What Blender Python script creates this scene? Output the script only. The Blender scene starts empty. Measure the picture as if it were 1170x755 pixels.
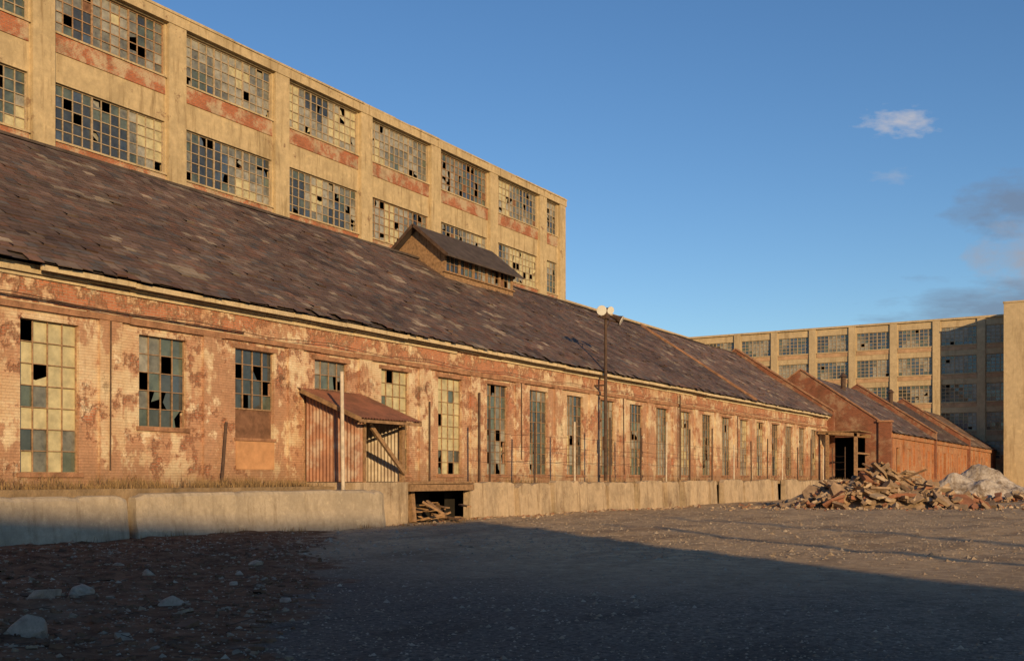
import bpy, math, random
from mathutils import Vector, noise, Matrix
random.seed(7)
S=bpy.context.scene
R=random.random
def ru(a,b): return a+(b-a)*random.random()

# ---------------------------------------------------------------- mesh helper
class MB:
    def __init__(s): s.v=[];s.f=[];s.m=[];s.c=[]
    def face(s,pts,mi=0,col=None):
        i=len(s.v); s.v+= [tuple(p) for p in pts]; s.f.append(tuple(range(i,i+len(pts)))); s.m.append(mi); s.c.append(col or (1,1,1,1))
    def hexa(s,p,mi=0,col=None):
        i=len(s.v); s.v+=[tuple(q) for q in p]
        for f in ((0,3,2,1),(4,5,6,7),(0,1,5,4),(1,2,6,5),(2,3,7,6),(3,0,4,7)):
            s.f.append(tuple(i+k for k in f)); s.m.append(mi); s.c.append(col or (1,1,1,1))
    def box(s,x0,x1,y0,y1,z0,z1,mi=0,col=None):
        s.hexa([(x0,y0,z0),(x1,y0,z0),(x1,y1,z0),(x0,y1,z0),(x0,y0,z1),(x1,y0,z1),(x1,y1,z1),(x0,y1,z1)],mi,col)
    def beam(s,a,b,r,n=8,mi=0,r2=None):
        a=Vector(a);b=Vector(b);d=(b-a).normalized()
        t=Vector((0,0,1)) if abs(d.z)<.9 else Vector((1,0,0))
        u=d.cross(t).normalized();w=d.cross(u); r2=r if r2 is None else r2
        A=[a+(u*math.cos(2*math.pi*k/n)+w*math.sin(2*math.pi*k/n))*r for k in range(n)]
        B=[b+(u*math.cos(2*math.pi*k/n)+w*math.sin(2*math.pi*k/n))*r2 for k in range(n)]
        i=len(s.v); s.v+=[tuple(q) for q in A+B]
        for k in range(n):
            k2=(k+1)%n; s.f.append((i+k,i+k2,i+n+k2,i+n+k)); s.m.append(mi); s.c.append((1,1,1,1))
        s.f.append(tuple(i+k for k in range(n))[::-1]); s.f.append(tuple(i+n+k for k in range(n)))
        s.m+=[mi,mi]; s.c+=[(1,1,1,1)]*2
    def plank(s,a,b,w,h,mi=0):
        a=Vector(a);b=Vector(b);d=(b-a).normalized()
        t=Vector((0,0,1)) if abs(d.z)<.9 else Vector((0,1,0))
        u=d.cross(t).normalized()*w/2; q=u.cross(d).normalized()*h/2
        s.hexa([a-u-q,a+u-q,b+u-q,b-u-q,a-u+q,a+u+q,b+u+q,b-u+q],mi)
    def obj(s,name,mats,parent=None,col=False,smooth=False):
        me=bpy.data.meshes.new(name); me.from_pydata(s.v,[],s.f)
        for m in mats: me.materials.append(m)
        me.polygons.foreach_set('material_index',s.m)
        if col:
            at=me.color_attributes.new('tint','FLOAT_COLOR','CORNER'); arr=[]
            for f,c in zip(s.f,s.c): arr+=list(c)*len(f)
            at.data.foreach_set('color',arr)
        if smooth: me.polygons.foreach_set('use_smooth',[True]*len(s.f))
        me.update()
        o=bpy.data.objects.new(name,me); S.collection.objects.link(o)
        if parent: o.parent=parent
        return o
def empty(name):
    e=bpy.data.objects.new(name,None); S.collection.objects.link(e); return e

# ---------------------------------------------------------------- materials
class NT:
    def __init__(s,name,rough=.9,spec=.2):
        s.mat=bpy.data.materials.new(name); s.mat.use_nodes=True; s.t=s.mat.node_tree
        s.b=s.t.nodes['Principled BSDF']; s.b.inputs['Roughness'].default_value=rough
        s.b.inputs['Specular IOR Level'].default_value=spec
        s.pos=None
    def n(s,typ,ins=None,**pr):
        nd=s.t.nodes.new(typ)
        for k,v in pr.items(): setattr(nd,k,v)
        for k,v in (ins or {}).items():
            if hasattr(v,'is_output'): s.t.links.new(v,nd.inputs[k])
            else: nd.inputs[k].default_value=v
        return nd
    def P(s):
        if s.pos is None: s.pos=s.n('ShaderNodeNewGeometry').outputs['Position']
        return s.pos
    def sep(s):
        if not hasattr(s,'_sep'): s._sep=s.n('ShaderNodeSeparateXYZ',{0:s.P()})
        return s._sep.outputs
    def scaled(s,sc): return s.n('ShaderNodeVectorMath',{0:s.P(),1:sc},operation='MULTIPLY').outputs[0]
    def noise(s,scale,detail=6,rough=.6,vec=None):
        return s.n('ShaderNodeTexNoise',{'Vector':vec or s.P(),'Scale':scale,'Detail':detail,'Roughness':rough}).outputs[0]
    def rng(s,v,a,b,c=0,d=1):
        return s.n('ShaderNodeMapRange',{0:v,1:a,2:b,3:c,4:d},clamp=True).outputs[0]
    def math(s,op,a,b=0,cl=False):
        return s.n('ShaderNodeMath',{0:a,1:b},operation=op,use_clamp=cl).outputs[0]
    def mix(s,f,a,b,bt='MIX'):
        def c4(v): return v if hasattr(v,'is_output') else (*v,1)
        nd=s.n('ShaderNodeMix',data_type='RGBA',blend_type=bt)
        for k,v in ((0,f),(6,c4(a)),(7,c4(b))):
            if hasattr(v,'is_output'): s.t.links.new(v,nd.inputs[k])
            else: nd.inputs[k].default_value=v
        return nd.outputs[2]
    def col(s,c):
        if hasattr(c,'is_output'): s.t.links.new(c,s.b.inputs['Base Color'])
        else: s.b.inputs['Base Color'].default_value=(*c,1)
    def bump(s,h,dist=.02,st=1.0):
        o=s.n('ShaderNodeBump',{'Height':h,'Distance':dist,'Strength':st}).outputs[0]; s.t.links.new(o,s.b.inputs['Normal'])
    def brick(s,axis,w=.23,h=.078,c1=(.36,.13,.07),c2=(.24,.085,.05),mo=(.38,.32,.25)):
        sp=s.sep(); v=s.n('ShaderNodeCombineXYZ',{0:sp[axis],1:sp[2]}).outputs[0]
        return s.n('ShaderNodeTexBrick',{'Vector':v,'Color1':(*c1,1),'Color2':(*c2,1),'Mortar':(*mo,1),'Scale':1,'Mortar Size':.009,'Mortar Smooth':.2,'Bias':0.0,'Brick Width':w,'Row Height':h})

def simple(name,c,rough=.85,var=.3,scale=3,spec=.2,bump=0,metal=0):
    m=NT(name,rough,spec); a=m.noise(scale,8,.65); 
    f=m.rng(a,.3,.7); m.col(m.mix(f,tuple(x*(1-var) for x in c),tuple(min(1,x*(1+var)) for x in c)))
    if bump: m.bump(m.noise(scale*6,8,.7),bump)
    m.b.inputs['Metallic'].default_value=metal
    return m.mat

def painted_brick(name,axis=1,cream=(.74,.60,.40),brown=(.38,.205,.125)):
    m=NT(name,.92,.12); br=m.brick(axis,c1=(.48,.165,.08),c2=(.34,.105,.052),mo=(.46,.33,.24)); z=m.sep()[2]
    big=m.noise(.33,5,.6); mid=m.noise(1.0,12,.74); fine=m.noise(7,8,.7); m2=m.noise(.75,10,.7,m.scaled((1,1,1.7)))
    stre=m.noise(.8,9,.7,m.scaled((1,1.5,.75)))
    cr=m.mix(m.rng(fine,.3,.7),tuple(c*.8 for c in cream),cream)
    cr=m.mix(m.rng(m2,.42,.58,0,.8),cr,(.54,.355,.215))
    up=m.rng(z,2.6,4.6)
    bm=m.math('ADD',m.math('MULTIPLY',m.math('SUBTRACT',stre,.5),2.6),m.math('MULTIPLY',m.math('SUBTRACT',big,.5),2.4))
    bm=m.math('SUBTRACT',bm,m.math('SUBTRACT',m.math('MULTIPLY',up,.24),.13))
    bm1=m.rng(bm,-.05,.09)
    bc=m.mix(m.rng(fine,.3,.75),tuple(c*.75 for c in brown),tuple(c*1.35 for c in brown))
    bc=m.mix(m.rng(mid,.45,.6,0,.7),bc,(.48,.27,.17))
    c=m.mix(m.math('MULTIPLY',bm1,.88),cr,bc)
    hi=m.math('MULTIPLY',m.rng(z,5.8,6.1),.05)
    pk=m.math('ADD',m.math('ADD',m.math('MULTIPLY',mid,.66),m.math('MULTIPLY',m.noise(.45,5,.6,m.scaled((1,.8,1.3))),.34)),hi)
    pk0=m.rng(pk,.535,.575)
    halo=m.rng(pk,.495,.54)
    c=m.mix(m.math('MULTIPLY',halo,.65),c,(.55,.29,.175))
    c=m.mix(m.math('MULTIPLY',pk0,.92),c,m.mix(.2,br.outputs[0],(.5,.27,.17)))
    c=m.mix(m.math('MULTIPLY',br.outputs[1],m.rng(m2,.4,.6,.02,.18)),c,(.32,.2,.13))
    c=m.mix(m.rng(m.noise(2.2,8,.75,m.scaled((1,3,.25))),.57,.70,0,.6),c,(.20,.11,.065))
    c=m.mix(m.rng(m.noise(1.5,9,.75),.575,.63,0,.8),c,(.78,.65,.46))
    c=m.mix(m.rng(m.noise(.55,9,.75),.60,.66,0,.7),c,(.13,.085,.06))
    c=m.mix(m.rng(m.math('ADD',z,m.math('MULTIPLY',mid,1.2)),1.9,2.9,.6,0),c,(.22,.14,.085))
    m.col(c)
    h=m.math('ADD',m.math('MULTIPLY',br.outputs[1],-.4),m.math('ADD',m.math('MULTIPLY',pk0,-.9),m.math('MULTIPLY',fine,.9)))
    m.bump(h,.035); return m.mat

def raw_brick(name,axis,c1=(.36,.13,.07),c2=(.25,.085,.05),white=.5,lo=.5,hi=.62):
    m=NT(name,.92,.12); br=m.brick(axis,c1=c1,c2=c2,mo=(.3,.22,.16)); f=m.noise(.9,10,.75)
    c=m.mix(m.rng(f,lo,hi,0,white),br.outputs[0],(.5,.38,.25))
    c=m.mix(m.rng(m.noise(.6,6,.7),.5,.7,0,.6),c,(.13,.07,.045)); m.col(c)
    m.bump(m.math('SUBTRACT',m.noise(9,6,.7),br.outputs[1]),.02); return m.mat

def concrete(name,c=(.5,.41,.27),dark=.55,sc=1.0,stain=.6,boards=False):
    m=NT(name,.93,.12); a=m.noise(.5*sc,8,.7); b=m.noise(3*sc,10,.75); st=m.noise(1.6*sc,7,.7,m.scaled((1.6,1.6,.18)))
    q=m.mix(m.rng(b,.3,.7),tuple(x*.74 for x in c),tuple(x*1.12 for x in c))
    q=m.mix(m.rng(a,.46,.62,0,.55),q,tuple(x*dark for x in c))
    q=m.mix(m.rng(m.noise(1.3*sc,8,.75),.58,.64,0,.5),q,(c[0]*1.25,c[1]*1.25,c[2]*1.2))
    q=m.mix(m.rng(st,.52,.70,0,stain),q,tuple(x*.40 for x in (c[0],c[1]*.88,c[2]*.75)))
    if boards:
        q=m.mix(m.rng(m.noise(.8,9,.8),.60,.64,0,.8),q,(.20,.12,.075))   # spalls
    m.col(q); m.bump(m.noise(12*sc,8,.75),.025,.9); return m.mat

M_wall=painted_brick('peeling_painted_brick')
M_wallend=raw_brick('red_brick_end',0,(.30,.11,.06),(.2,.075,.045))
M_brickY=raw_brick('orange_brick',1,(.56,.23,.09),(.42,.16,.07),.6)
M_spandrel=raw_brick('spandrel_brick',1,(.50,.16,.075),(.36,.115,.055),1.0,.46,.56)
M_trim=simple('brownstone_trim',(.31,.165,.095),.9,.5,2.5,bump=.03)
M_fascia=concrete('cream_fascia',(.62,.5,.32),.6,1.6)
M_conc=concrete('weathered_concrete',(.52,.405,.24),.6,1,.85,True)
M_conc2=concrete('far_concrete',(.50,.39,.24),.75,.5)
M_dock=concrete('dock_concrete',(.48,.37,.25),.40,1.6,.95,True)
M_barr=concrete('barrier_concrete',(.46,.38,.28),.6,2)
M_dark=simple('interior_dark',(.02,.018,.016),1,.3)
M_steel=simple('rusty_sash',(.30,.19,.11),.75,.5,8)
M_steel2=simple('sash_light',(.34,.26,.17),.75,.4,8)
M_g0=simple('glass_dark',(.045,.05,.048),.08,.5,2,spec=.9)
M_g1=simple('glass_dusty',(.15,.15,.125),.3,.5,3,spec=.7)
M_g2=simple('glass_painted_cream',(.45,.40,.235),.45,.35,2.5,spec=.5)
M_g3=simple('glass_green_tint',(.09,.11,.085),.14,.5,2,spec=.8)
M_g4=simple('board_brown',(.17,.09,.055),.9,.4,4)
M_g5=simple('glass_pale',(.27,.26,.215),.35,.4,3,spec=.6)
M_g6=simple('glass_bluish',(.06,.08,.105),.12,.5,1.5,spec=.9)
PANES=[M_g0,M_g1,M_g2,M_g3,M_g4,M_g5,M_g6]
M_wood=simple('weathered_wood',(.27,.165,.09),.9,.45,6,bump=.02)
M_tarroof=simple('tar_roof',(.075,.058,.05),.95,.4,2)
M_pipe=simple('pale_pipe',(.5,.43,.34),.6,.3,5)
M_iron=simple('rusty_iron',(.08,.05,.035),.7,.4,5)
M_plywood=simple('plywood_panel',(.48,.26,.13),.85,.2,3,bump=.01)
M_white=simple('lamp_white',(.60,.58,.52),.35,.2,4,spec=.5)
M_lens=simple('lamp_lens',(.6,.6,.55),.15,.1,4,spec=.9)

m=NT('slate',.75,.3); at=m.n('ShaderNodeAttribute',attribute_name='tint').outputs[0]
c=m.mix(1.0,at,m.mix(m.rng(m.noise(4,8,.7),.3,.7),(.72,.72,.72),(1.2,1.14,1.06)),'MULTIPLY')
c=m.mix(m.rng(m.noise(.35,7,.7),.5,.66,0,.35),c,(.055,.042,.035))
m.col(c); m.bump(m.noise(25,6,.7),.01); M_slate=m.mat
m=NT('corrugated_rust',.6,.4); c=m.mix(m.rng(m.noise(1.6,9,.7),.4,.6),(.34,.16,.09),(.22,.10,.06))
c=m.mix(m.rng(m.noise(1.1,6,.7),.5,.62,0,.8),c,(.42,.33,.25)); m.col(c); M_corr=m.mat
m=NT('corrugated_roof_rust',.6,.4); c=m.mix(m.rng(m.noise(1.6,9,.7),.4,.6),(.24,.10,.06),(.14,.065,.04)); m.col(c); M_corr2=m.mat
m=NT('corrugated_galv',.5,.5); c=m.mix(m.rng(m.noise(1.6,9,.7),.4,.6),(.45,.38,.29),(.30,.23,.17)); m.col(c); M_corr3=m.mat

# ---------------------------------------------------------------- facade helpers
class Fac:
    def __init__(s,O,U,N): s.O=Vector(O);s.U=Vector(U);s.N=Vector(N)
    def p(s,u,z,n=0): return s.O+s.U*u+Vector((0,0,z))+s.N*n
def fbox(mb,F,u0,u1,z0,z1,n0,n1,mi=0,col=None):
    mb.hexa([F.p(u0,z0,n0),F.p(u1,z0,n0),F.p(u1,z0,n1),F.p(u0,z0,n1),F.p(u0,z1,n0),F.p(u1,z1,n0),F.p(u1,z1,n1),F.p(u0,z1,n1)],mi,col)
def holed(mb,F,u0,u1,z0,z1,holes,depth,mi=0,rmi=0):
    us=sorted({u0,u1,*[h[0] for h in holes],*[h[1] for h in holes]}); us=[u for u in us if u0<=u<=u1]
    for a,b in zip(us,us[1:]):
        mid=(a+b)/2; hs=sorted([(h[2],h[3]) for h in holes if h[0]<mid<h[1]]); z=z0
        for ha,hb in hs:
            if ha>z: mb.face([F.p(a,z),F.p(b,z),F.p(b,ha),F.p(a,ha)],mi)
            z=hb
        if z<z1: mb.face([F.p(a,z),F.p(b,z),F.p(b,z1),F.p(a,z1)],mi)
    for a,b,c,d in holes:
        for q in (((a,c),(b,c)),((b,c),(b,d)),((b,d),(a,d)),((a,d),(a,c))):
            (p1,p2),(p3,p4)=q
            mb.face([F.p(p1,p2),F.p(p3,p4),F.p(p3,p4,-depth),F.p(p1,p2,-depth)],rmi)
def window(pm,sm,F,u0,u1,z0,z1,cols,rows,ins,wts,miss=.08,brk=.1,mt=.022,bigs=(),smi=0,nz=.3,jit=.1,topk=None):
    cw=(u1-u0)/cols; rh=(z1-z0)/rows
    ks=[0,6,3,4,1,5,2]; tot=sum(wts); sd=ru(0,99)
    for i in range(cols):
        for j in range(rows):
            a=u0+i*cw;b=a+cw;c=z0+j*rh;d=c+rh
            r=R(); mm=miss*(3 if noise.noise(Vector((i*.5,j*.6,sd+7)))>.2 else .3)
            if r<mm: continue
            t=min(.999,max(0,.5+noise.noise(Vector((i*nz,j*nz*.7,sd)))*1.3+ru(-jit,jit)))*tot
            acc=0;k=ks[-1]
            for kk in ks:
                acc+=wts[kk]
                if t<acc: k=kk;break
            if topk is not None: k=topk if (j>=2 or R()<.3) and R()<.95 else random.choice([0,1,3])
            t=[ru(-.007,.007) for _ in range(3)]
            def pp(x,z): return F.p(x,z,-ins+t[0]+t[1]*(x-a)/cw+t[2]*(z-c)/rh)
            if r<mm+brk*(2.2 if noise.noise(Vector((i*.4,j*.5,sd+17)))>.1 else .3):
                cut=random.randint(0,3); P=[(a,c),(b,c),(b,d),(a,d)]; P=P[cut:]+P[:cut]
                p0,p1,p2,p3=P; L=lambda p,q,t:(p[0]+(q[0]-p[0])*t,p[1]+(q[1]-p[1])*t)
                s1,s2=ru(.2,.8),ru(.2,.8); ctr=((a+b)/2+ru(-.3,.3)*cw,(c+d)/2+ru(-.3,.3)*rh)
                if R()<.4: pts=[p0,L(p0,p1,s1),ctr,L(p0,p3,s2)]
                else: pts=[p0,p1,L(p1,p2,s1),ctr,L(p3,p0,1-s2)]
                pm.face([pp(*q) for q in pts],k)
            else: pm.face([pp(a,c),pp(b,c),pp(b,d),pp(a,d)],k)
    for i in range(cols+1):
        w=mt*(2.0 if (i in (0,cols) or i in bigs) else 1); u=u0+i*cw
        fbox(sm,F,u-w/2,u+w/2,z0,z1,-ins+.008,-ins+.05+(.01 if w>mt else 0),smi)
    for j in range(rows+1):
        w=mt*(1.8 if j in (0,rows) else 1); z=z0+j*rh
        fbox(sm,F,u0,u1,z-w/2,z+w/2,-ins+.010,-ins+.046,smi)

def slates(mb,y0,y1,xe,ze,xr,zr,w=.38,e=.26,shade=lambda y,s:1.0,seed=0):
    L=math.hypot(xr-xe,zr-ze); dx=(xr-xe)/L; dz=(zr-ze)/L; nx,nz=-dz,dx
    if nz<0: nx,nz=-nx,-nz
    rows=int(L/e)
    def P(y,s,h):
        o=noise.noise(Vector((y*.12,s*.25,seed)))*.09+h
        return (xe+dx*s+nx*o, y, ze+dz*s+nz*o)
    for r in range(rows):
        y=y0-(r%2)*w/2; s0=r*e; s1=s0+e
        while y<y1:
            ww=w*ru(.85,1.15)
            a,b=max(y,y0),min(y+ww,y1); y+=ww
            if b-a<.03: continue
            if r==0 and R()<.1: continue
            lift=.016+ru(0,.012)+(.05*R() if R()<.05 else 0)
            drop=ru(-.04,.03) + (ru(-.12,.02) if R()<.05 else 0)
            if r==0: drop=ru(-.16,.05)
            sk=ru(-.02,.02)
            n1=noise.noise(Vector((a*.2,s0*.45,3+seed))); n2=noise.noise(Vector((a*.5+s0*.4,s0*1.0,9+seed)))
            n3=noise.noise(Vector((a*1.0+s0*.5,s0*1.2-a*.3,19+seed)))
            q=R(); g=ru(.78,1.22)*.9
            base=(.148,.100,.080)
            if q<.14: base=(.18,.137,.11)
            elif q<.22: base=(.115,.10,.095)
            elif q<.34: base=(.17,.096,.068)
            if n2>.40 and R()<.7 or q>.993: base=(.31,.25,.19)
            g*=1+.45*n3+.35*n1
            if n2<-.40 and R()<.6: g*=.6
            g*=shade(a,s0)
            col=(base[0]*g,base[1]*g,base[2]*g,1)
            A=P(a+.004,s0+drop+sk,lift);B=P(b-.004,s0+drop-sk,lift);C=P(b-.004,s1+.03,.004);D=P(a+.004,s1+.03,.004)
            A0=P(a+.004,s0+drop+sk,0);B0=P(b-.004,s0+drop-sk,0)
            mb.face([A,B,C,D],0,col); mb.face([A0,B0,B,A],0,(col[0]*.8,col[1]*.8,col[2]*.8,1))

# ================================================================ MAIN BRICK WAREHOUSE
WH=empty('shadow_building')
XW=-24.5; XR=-33.0; ZR=13.15; ZE=7.1; XE=-24.05; Y0,Y1=-6.0,95.2
F=Fac((XW,0,0),(0,1,0),(1,0,0))
wins=[]
k0=-5
for k in range(k0,22):
    a=16.38+3.68*k
    if a<Y0+1 or a+1.72>Y1-.5: continue
    wins.append((k,a,a+1.72))
mb=MB(); pm=MB(); sm=MB(); tr=MB()
holes=[]
for k,a,b in wins:
    zb=1.72
    if k==1: zb=3.05
    if k==2: zb=2.85
    holes.append((a,b,zb,5.66))
holed(mb,F,Y0,Y1,1.0,7.05,holes,.28,0,0)
mb.obj('front_wall',[M_wall],WH)
for k,a,b in wins:
    zb=1.72
    st=random.choice([0,1,2,3])
    W=[[2,5,1,3,0,6,0],[2,5,.5,4,0,4,1],[1,4,2.5,2,0,6,0],[1,5,.5,4,.3,6,0]][st]
    if k==1: W=[4,4,.0,5,0,.5,1.6]
    if k==2: W=[6,3,.0,4,0,.6,1]
    if k==1:
        window(pm,sm,F,a,b,3.05,5.66,4,5,.16,W,.03,.1)
        fbox(tr,F,a-.1,b+.1,2.93,3.05,-.1,.06,0)
    elif k==2:
        window(pm,sm,F,a,b,3.78,5.66,4,4,.16,W,.1,.15)
        pm.face([F.p(a,2.85,-.15),F.p(b,2.85,-.15),F.p(b,3.78,-.15),F.p(a,3.78,-.15)],4)
        fbox(tr,F,a-.05,b+.05,2.76,2.85,-.1,.05,0)
        fbox(tr,F,a+.02,b-.02,1.85,2.74,.004,.03,1)
    else:
        n=8 if k!=0 else 7
        window(pm,sm,F,a,b,zb,5.66,4,n,.16,W,.015,.05,topk=2 if k in(0,4,5) else None)
        fbox(tr,F,a-.1,b+.1,zb-.12,zb,-.1,.06,0)
    if R()<.5: fbox(tr,F,a-.15,b+.15,5.66,5.8,-.05,.035,0)
u=Y0
while u<Y1:
    L=ru(1.2,2.8); e=min(u+L,Y1); d=ru(-.02,.012); j=ru(-.02,.01)
    if R()>.05: fbox(tr,F,u+.003,e-.003,5.90+ru(-.02,.01),6.07+j,-.02,.11+d,0)
    if R()>.2: fbox(tr,F,u+.1,e-.003,6.07+j,6.10+j,-.02,.07+d,2)
    fbox(tr,F,u+.004,e-.004,6.84+ru(-.03,.01),7.04,-.02,.17+d,2)
    if R()>.12: fbox(tr,F,u+.004,e-.004,6.70+ru(-.02,.02),6.80,-.02,.07+d,2)
    u=e
pil=MB()
for k,a,b in wins:
    fbox(pil,F,b+.62,b+1.34,1.3,5.898,-.02,.07+ru(0,.01),0)
pil.obj('pilasters',[M_wall],WH)
pm.obj('window_panes',PANES,WH); sm.obj('window_sashes',[M_steel],WH); tr.obj('stone_trim',[M_trim,M_plywood,M_fascia],WH)
mb=MB()
mb.face([(XW-17,Y0,0),(XW-17,Y1,0),(XW-17,Y1,7.1),(XW-17,Y0,7.1)])
mb.face([(XW-.3,Y0,0),(XW-17,Y0,0),(XW-17,Y0,7.05),(XR,Y0,13.1),(XW-.3,Y0,7.05)])
mb.face([(XW-5,Y0,0),(XW-5,Y1,0),(XW-5,Y1,7),(XW-5,Y0,7)],1)
mb.face([(XW-.3,Y0,1.2),(XW-5,Y0,1.2),(XW-5,Y1,1.2),(XW-.3,Y1,1.2)],1)
mb.obj('rear_and_inner_walls',[M_wallend,M_dark],WH)
rf=MB(); rf.face([(XE,Y0-.3,ZE-.05),(XE,Y1,ZE-.05),(XR,Y1,ZR-.05),(XR,Y0-.3,ZR-.05)]); 
rf.face([(XR,Y0-.3,ZR-.05),(XR,Y1,ZR-.05),(-41.9,Y1,ZE-.05),(-41.9,Y0-.3,ZE-.05)])
y=Y0-.3
while y<Y1-.1:
    e=min(y+ru(1.5,3),Y1-.01); zz=noise.noise(Vector((y*.12,10,0)))*.07
    rf.box(XR-.12,XR+.12,y,e-.02,ZR-.02+zz,ZR+.07+zz+ru(-.02,.02)); y=e
y=Y0-.3
while y<Y1-.1:
    e=min(y+ru(2,4),Y1-.01)
    if R()>.12: rf.plank((XE-.07,y,ZE-.15+ru(-.03,.01)),(XE-.07,e-.02,ZE-.15+ru(-.03,.01)),.09,.14,1)
    y=e
rf.obj('roof_deck',[M_tarroof,M_fascia],WH)
sl=MB(); slates(sl,Y0-.3,Y1,XE+.04,ZE-.0,XR,ZR+.02,shade=lambda y,s:1.0 if y<74 else 1.3)
sl.obj('roof_slates',[M_slate],WH,col=True)
fw=MB()
def gable(mb,y0,y1,xl,xr,ze,xm,zm,up,mi=0,zb=0):
    A=[(xr,zb),(xr,ze+up),(xm,zm+up),(xl,ze+up),(xl,zb)]
    i=len(mb.v); mb.v+=[(x,y0,z) for x,z in A]+[(x,y1,z) for x,z in A]
    mb.f+= [tuple(i+k for k in range(5)),tuple(i+5+k for k in range(5))[::-1]]; 
    for k in range(5): mb.f.append((i+k,i+(k+1)%5,i+5+(k+1)%5,i+5+k))
    mb.m+=[mi]*7; mb.c+=[(1,1,1,1)]*7
gable(fw,95.2,95.75,-42,XE+.1,ZE-.05,XR,ZR,.45)
for sgn in (0,1):
    xa=XE+.15 if sgn==0 else -42.1
    a=Vector((xa,95.47,ZE+.44)); b=Vector((XR,95.47,ZR+.50)); fw.plank(a,b,.7,.09,1)
fw.plank((XE+.1,73.6,ZE+.06),(XR,73.6,ZR+.08),.3,.14,1)
fw.obj('gable_firewall',[M_wallend,M_trim],WH)
# roof monitor
mo=MB(); FY0,FY1=45.0,51.9
MX0,MX1=-34.7,-31.3; me_,mr=13.35,14.75
n=15
for i in range(n):
    xa=MX0+(MX1-MX0)*i/n; xb=MX0+(MX1-MX0)*(i+1)/n-.012
    za=me_+(mr-me_)*(1-abs(xa-XR)/1.7); zb=me_+(mr-me_)*(1-abs(xb-XR)/1.7)
    o=ru(0,.02); yb=FY0-o
    mo.hexa([(xa,yb,11.9),(xb,yb,11.9),(xb,yb+.05,11.9),(xa,yb+.05,11.9),(xa,yb,za),(xb,yb,zb),(xb,yb+.05,zb),(xa,yb+.05,za)],0)
    mo.hexa([(xa,FY1,11.9),(xb,FY1,11.9),(xb,FY1+.05,11.9),(xa,FY1+.05,11.9),(xa,FY1,za),(xb,FY1,zb),(xb,FY1+.05,zb),(xa,FY1+.05,za)],0)
FM=Fac((MX1,0,0),(0,1,0),(1,0,0))
fbox(mo,FM,FY0,FY1,11.6,12.35,-.1,0,0); fbox(mo,FM,FY0,FY1,13.2,13.4,-.1,0,0)
for i in range(6):
    u=FY0+(FY1-FY0-.16)*i/5; fbox(mo,FM,u,u+.16,12.35,13.2,-.1,.02,0)
fbox(mo,FM,FY0-.1,FY1+.1,12.28,12.36,.0,.1,0)
mo.box(MX0,MX0+.1,FY0,FY1,11.6,13.4,0)
for sg in (1,-1):
    xe=XR+sg*2.2; ze=mr+.1-2.2*.82
    mo.hexa([(xe,FY0-.45,ze-.04),(xe,FY1+.45,ze-.04),(XR,FY1+.45,mr+.06),(XR,FY0-.45,mr+.06),(xe,FY0-.45,ze+.04),(xe,FY1+.45,ze+.04),(XR,FY1+.45,mr+.14),(XR,FY0-.45,mr+.14)],1)
    mo.plank((xe,FY0-.47,ze),(XR,FY0-.47,mr+.1),.05,.16,2)
mo.obj('roof_monitor',[M_wood,M_tarroof,M_iron],WH)
pm=MB(); sm=MB()
for i in range(5):
    u=FY0+(FY1-FY0-.16)*i/5+.16; e=FY0+(FY1-FY0-.16)*(i+1)/5
    window(pm,sm,FM,u,e,12.36,13.2,3,2,.06,[2,3,1,2,1,4,2],.05,.1)
pm.obj('monitor_panes',PANES,WH); sm.obj('monitor_sashes',[M_wood],WH)
pi=MB()
pi.beam((XW+.14,34.0,1.43),(XW+.14,34.0,4.6),.035); pi.beam((XW+.16,37.6,1.43),(XW+.16,37.6,5.2),.05)
pi.beam((XW+.1,11,6.2),(XW+.1,24.0,6.15),.02); pi.beam((XW+.45,22.75,1.35),(XW+.12,23.25,3.3),.045)
pi.beam((XW+.2,60,1.43),(XW+.2,60,6.6),.05)
for a,b in ((19.0,19.02),(41.2,41.2),(52.2,52.1),(70.8,70.8),(82,82)): pi.beam((XW+.12,a,ru(1.5,3)),(XW+.12,b,5.9),.022)
for a in range(10,90,6):
    z1,z2=6.25,6.25; pi.beam((XW+.2,a,z1),(XW+.2,a+3,z1-.14),.012,5); pi.beam((XW+.2,a+3,z1-.14),(XW+.2,a+6,z2),.012,5)
pi.obj('wall_pipes',[M_iron],WH)

# ================================================================ CONCRETE FACTORY (behind)
CF=empty('concrete_factory_building')
XF=-42.0; F=Fac((XF,0,0),(0,1,0),(1,0,0)); YA,YB=-30.5,77.9; TOP=24.75
bays=[29.75+7.5*k for k in range(-8,6)]
bl=[(a,a+6.2) for a in bays]+[(74.75,76.75)]
rows=[21.62-4.86*k for k in range(4)]
holes=[(a,b,z,z+2.6) for a,b in bl for z in rows]
mb=MB(); holed(mb,F,YA,YB,0,TOP,holes,.35,0,0)
mb.face([(XF,YB,0),(XF-18,YB,0),(XF-18,YB,TOP),(XF,YB,TOP)]); mb.face([(XF,YA,0),(XF-18,YA,0),(XF-18,YA,TOP),(XF,YA,TOP)])
mb.face([(XF-18,YA,0),(XF-18,YB,0),(XF-18,YB,TOP),(XF-18,YA,TOP)])
mb.face([(XF,YA,TOP-.5),(XF-18,YA,TOP-.5),(XF-18,YB,TOP-.5),(XF,YB,TOP-.5)],1)
mb.face([(XF-5,YA,0),(XF-5,YB,0),(XF-5,YB,TOP-.6),(XF-5,YA,TOP-.6)],2)
for z in rows: mb.face([(XF-.4,YA,z-1.2),(XF-5,YA,z-1.2),(XF-5,YB,z-1.2),(XF-.4,YB,z-1.2)],1)
for i in range(len(bl)-1):
    fbox(mb,F,bl[i][1]+.1,bl[i+1][0]-.1,0,TOP-.45,-.02,.22,0)
    yc=(bl[i][1]+bl[i+1][0])/2; mb.box(XF-4,XF-3.4,yc-.3,yc+.3,0,TOP-.6,0)
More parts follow.
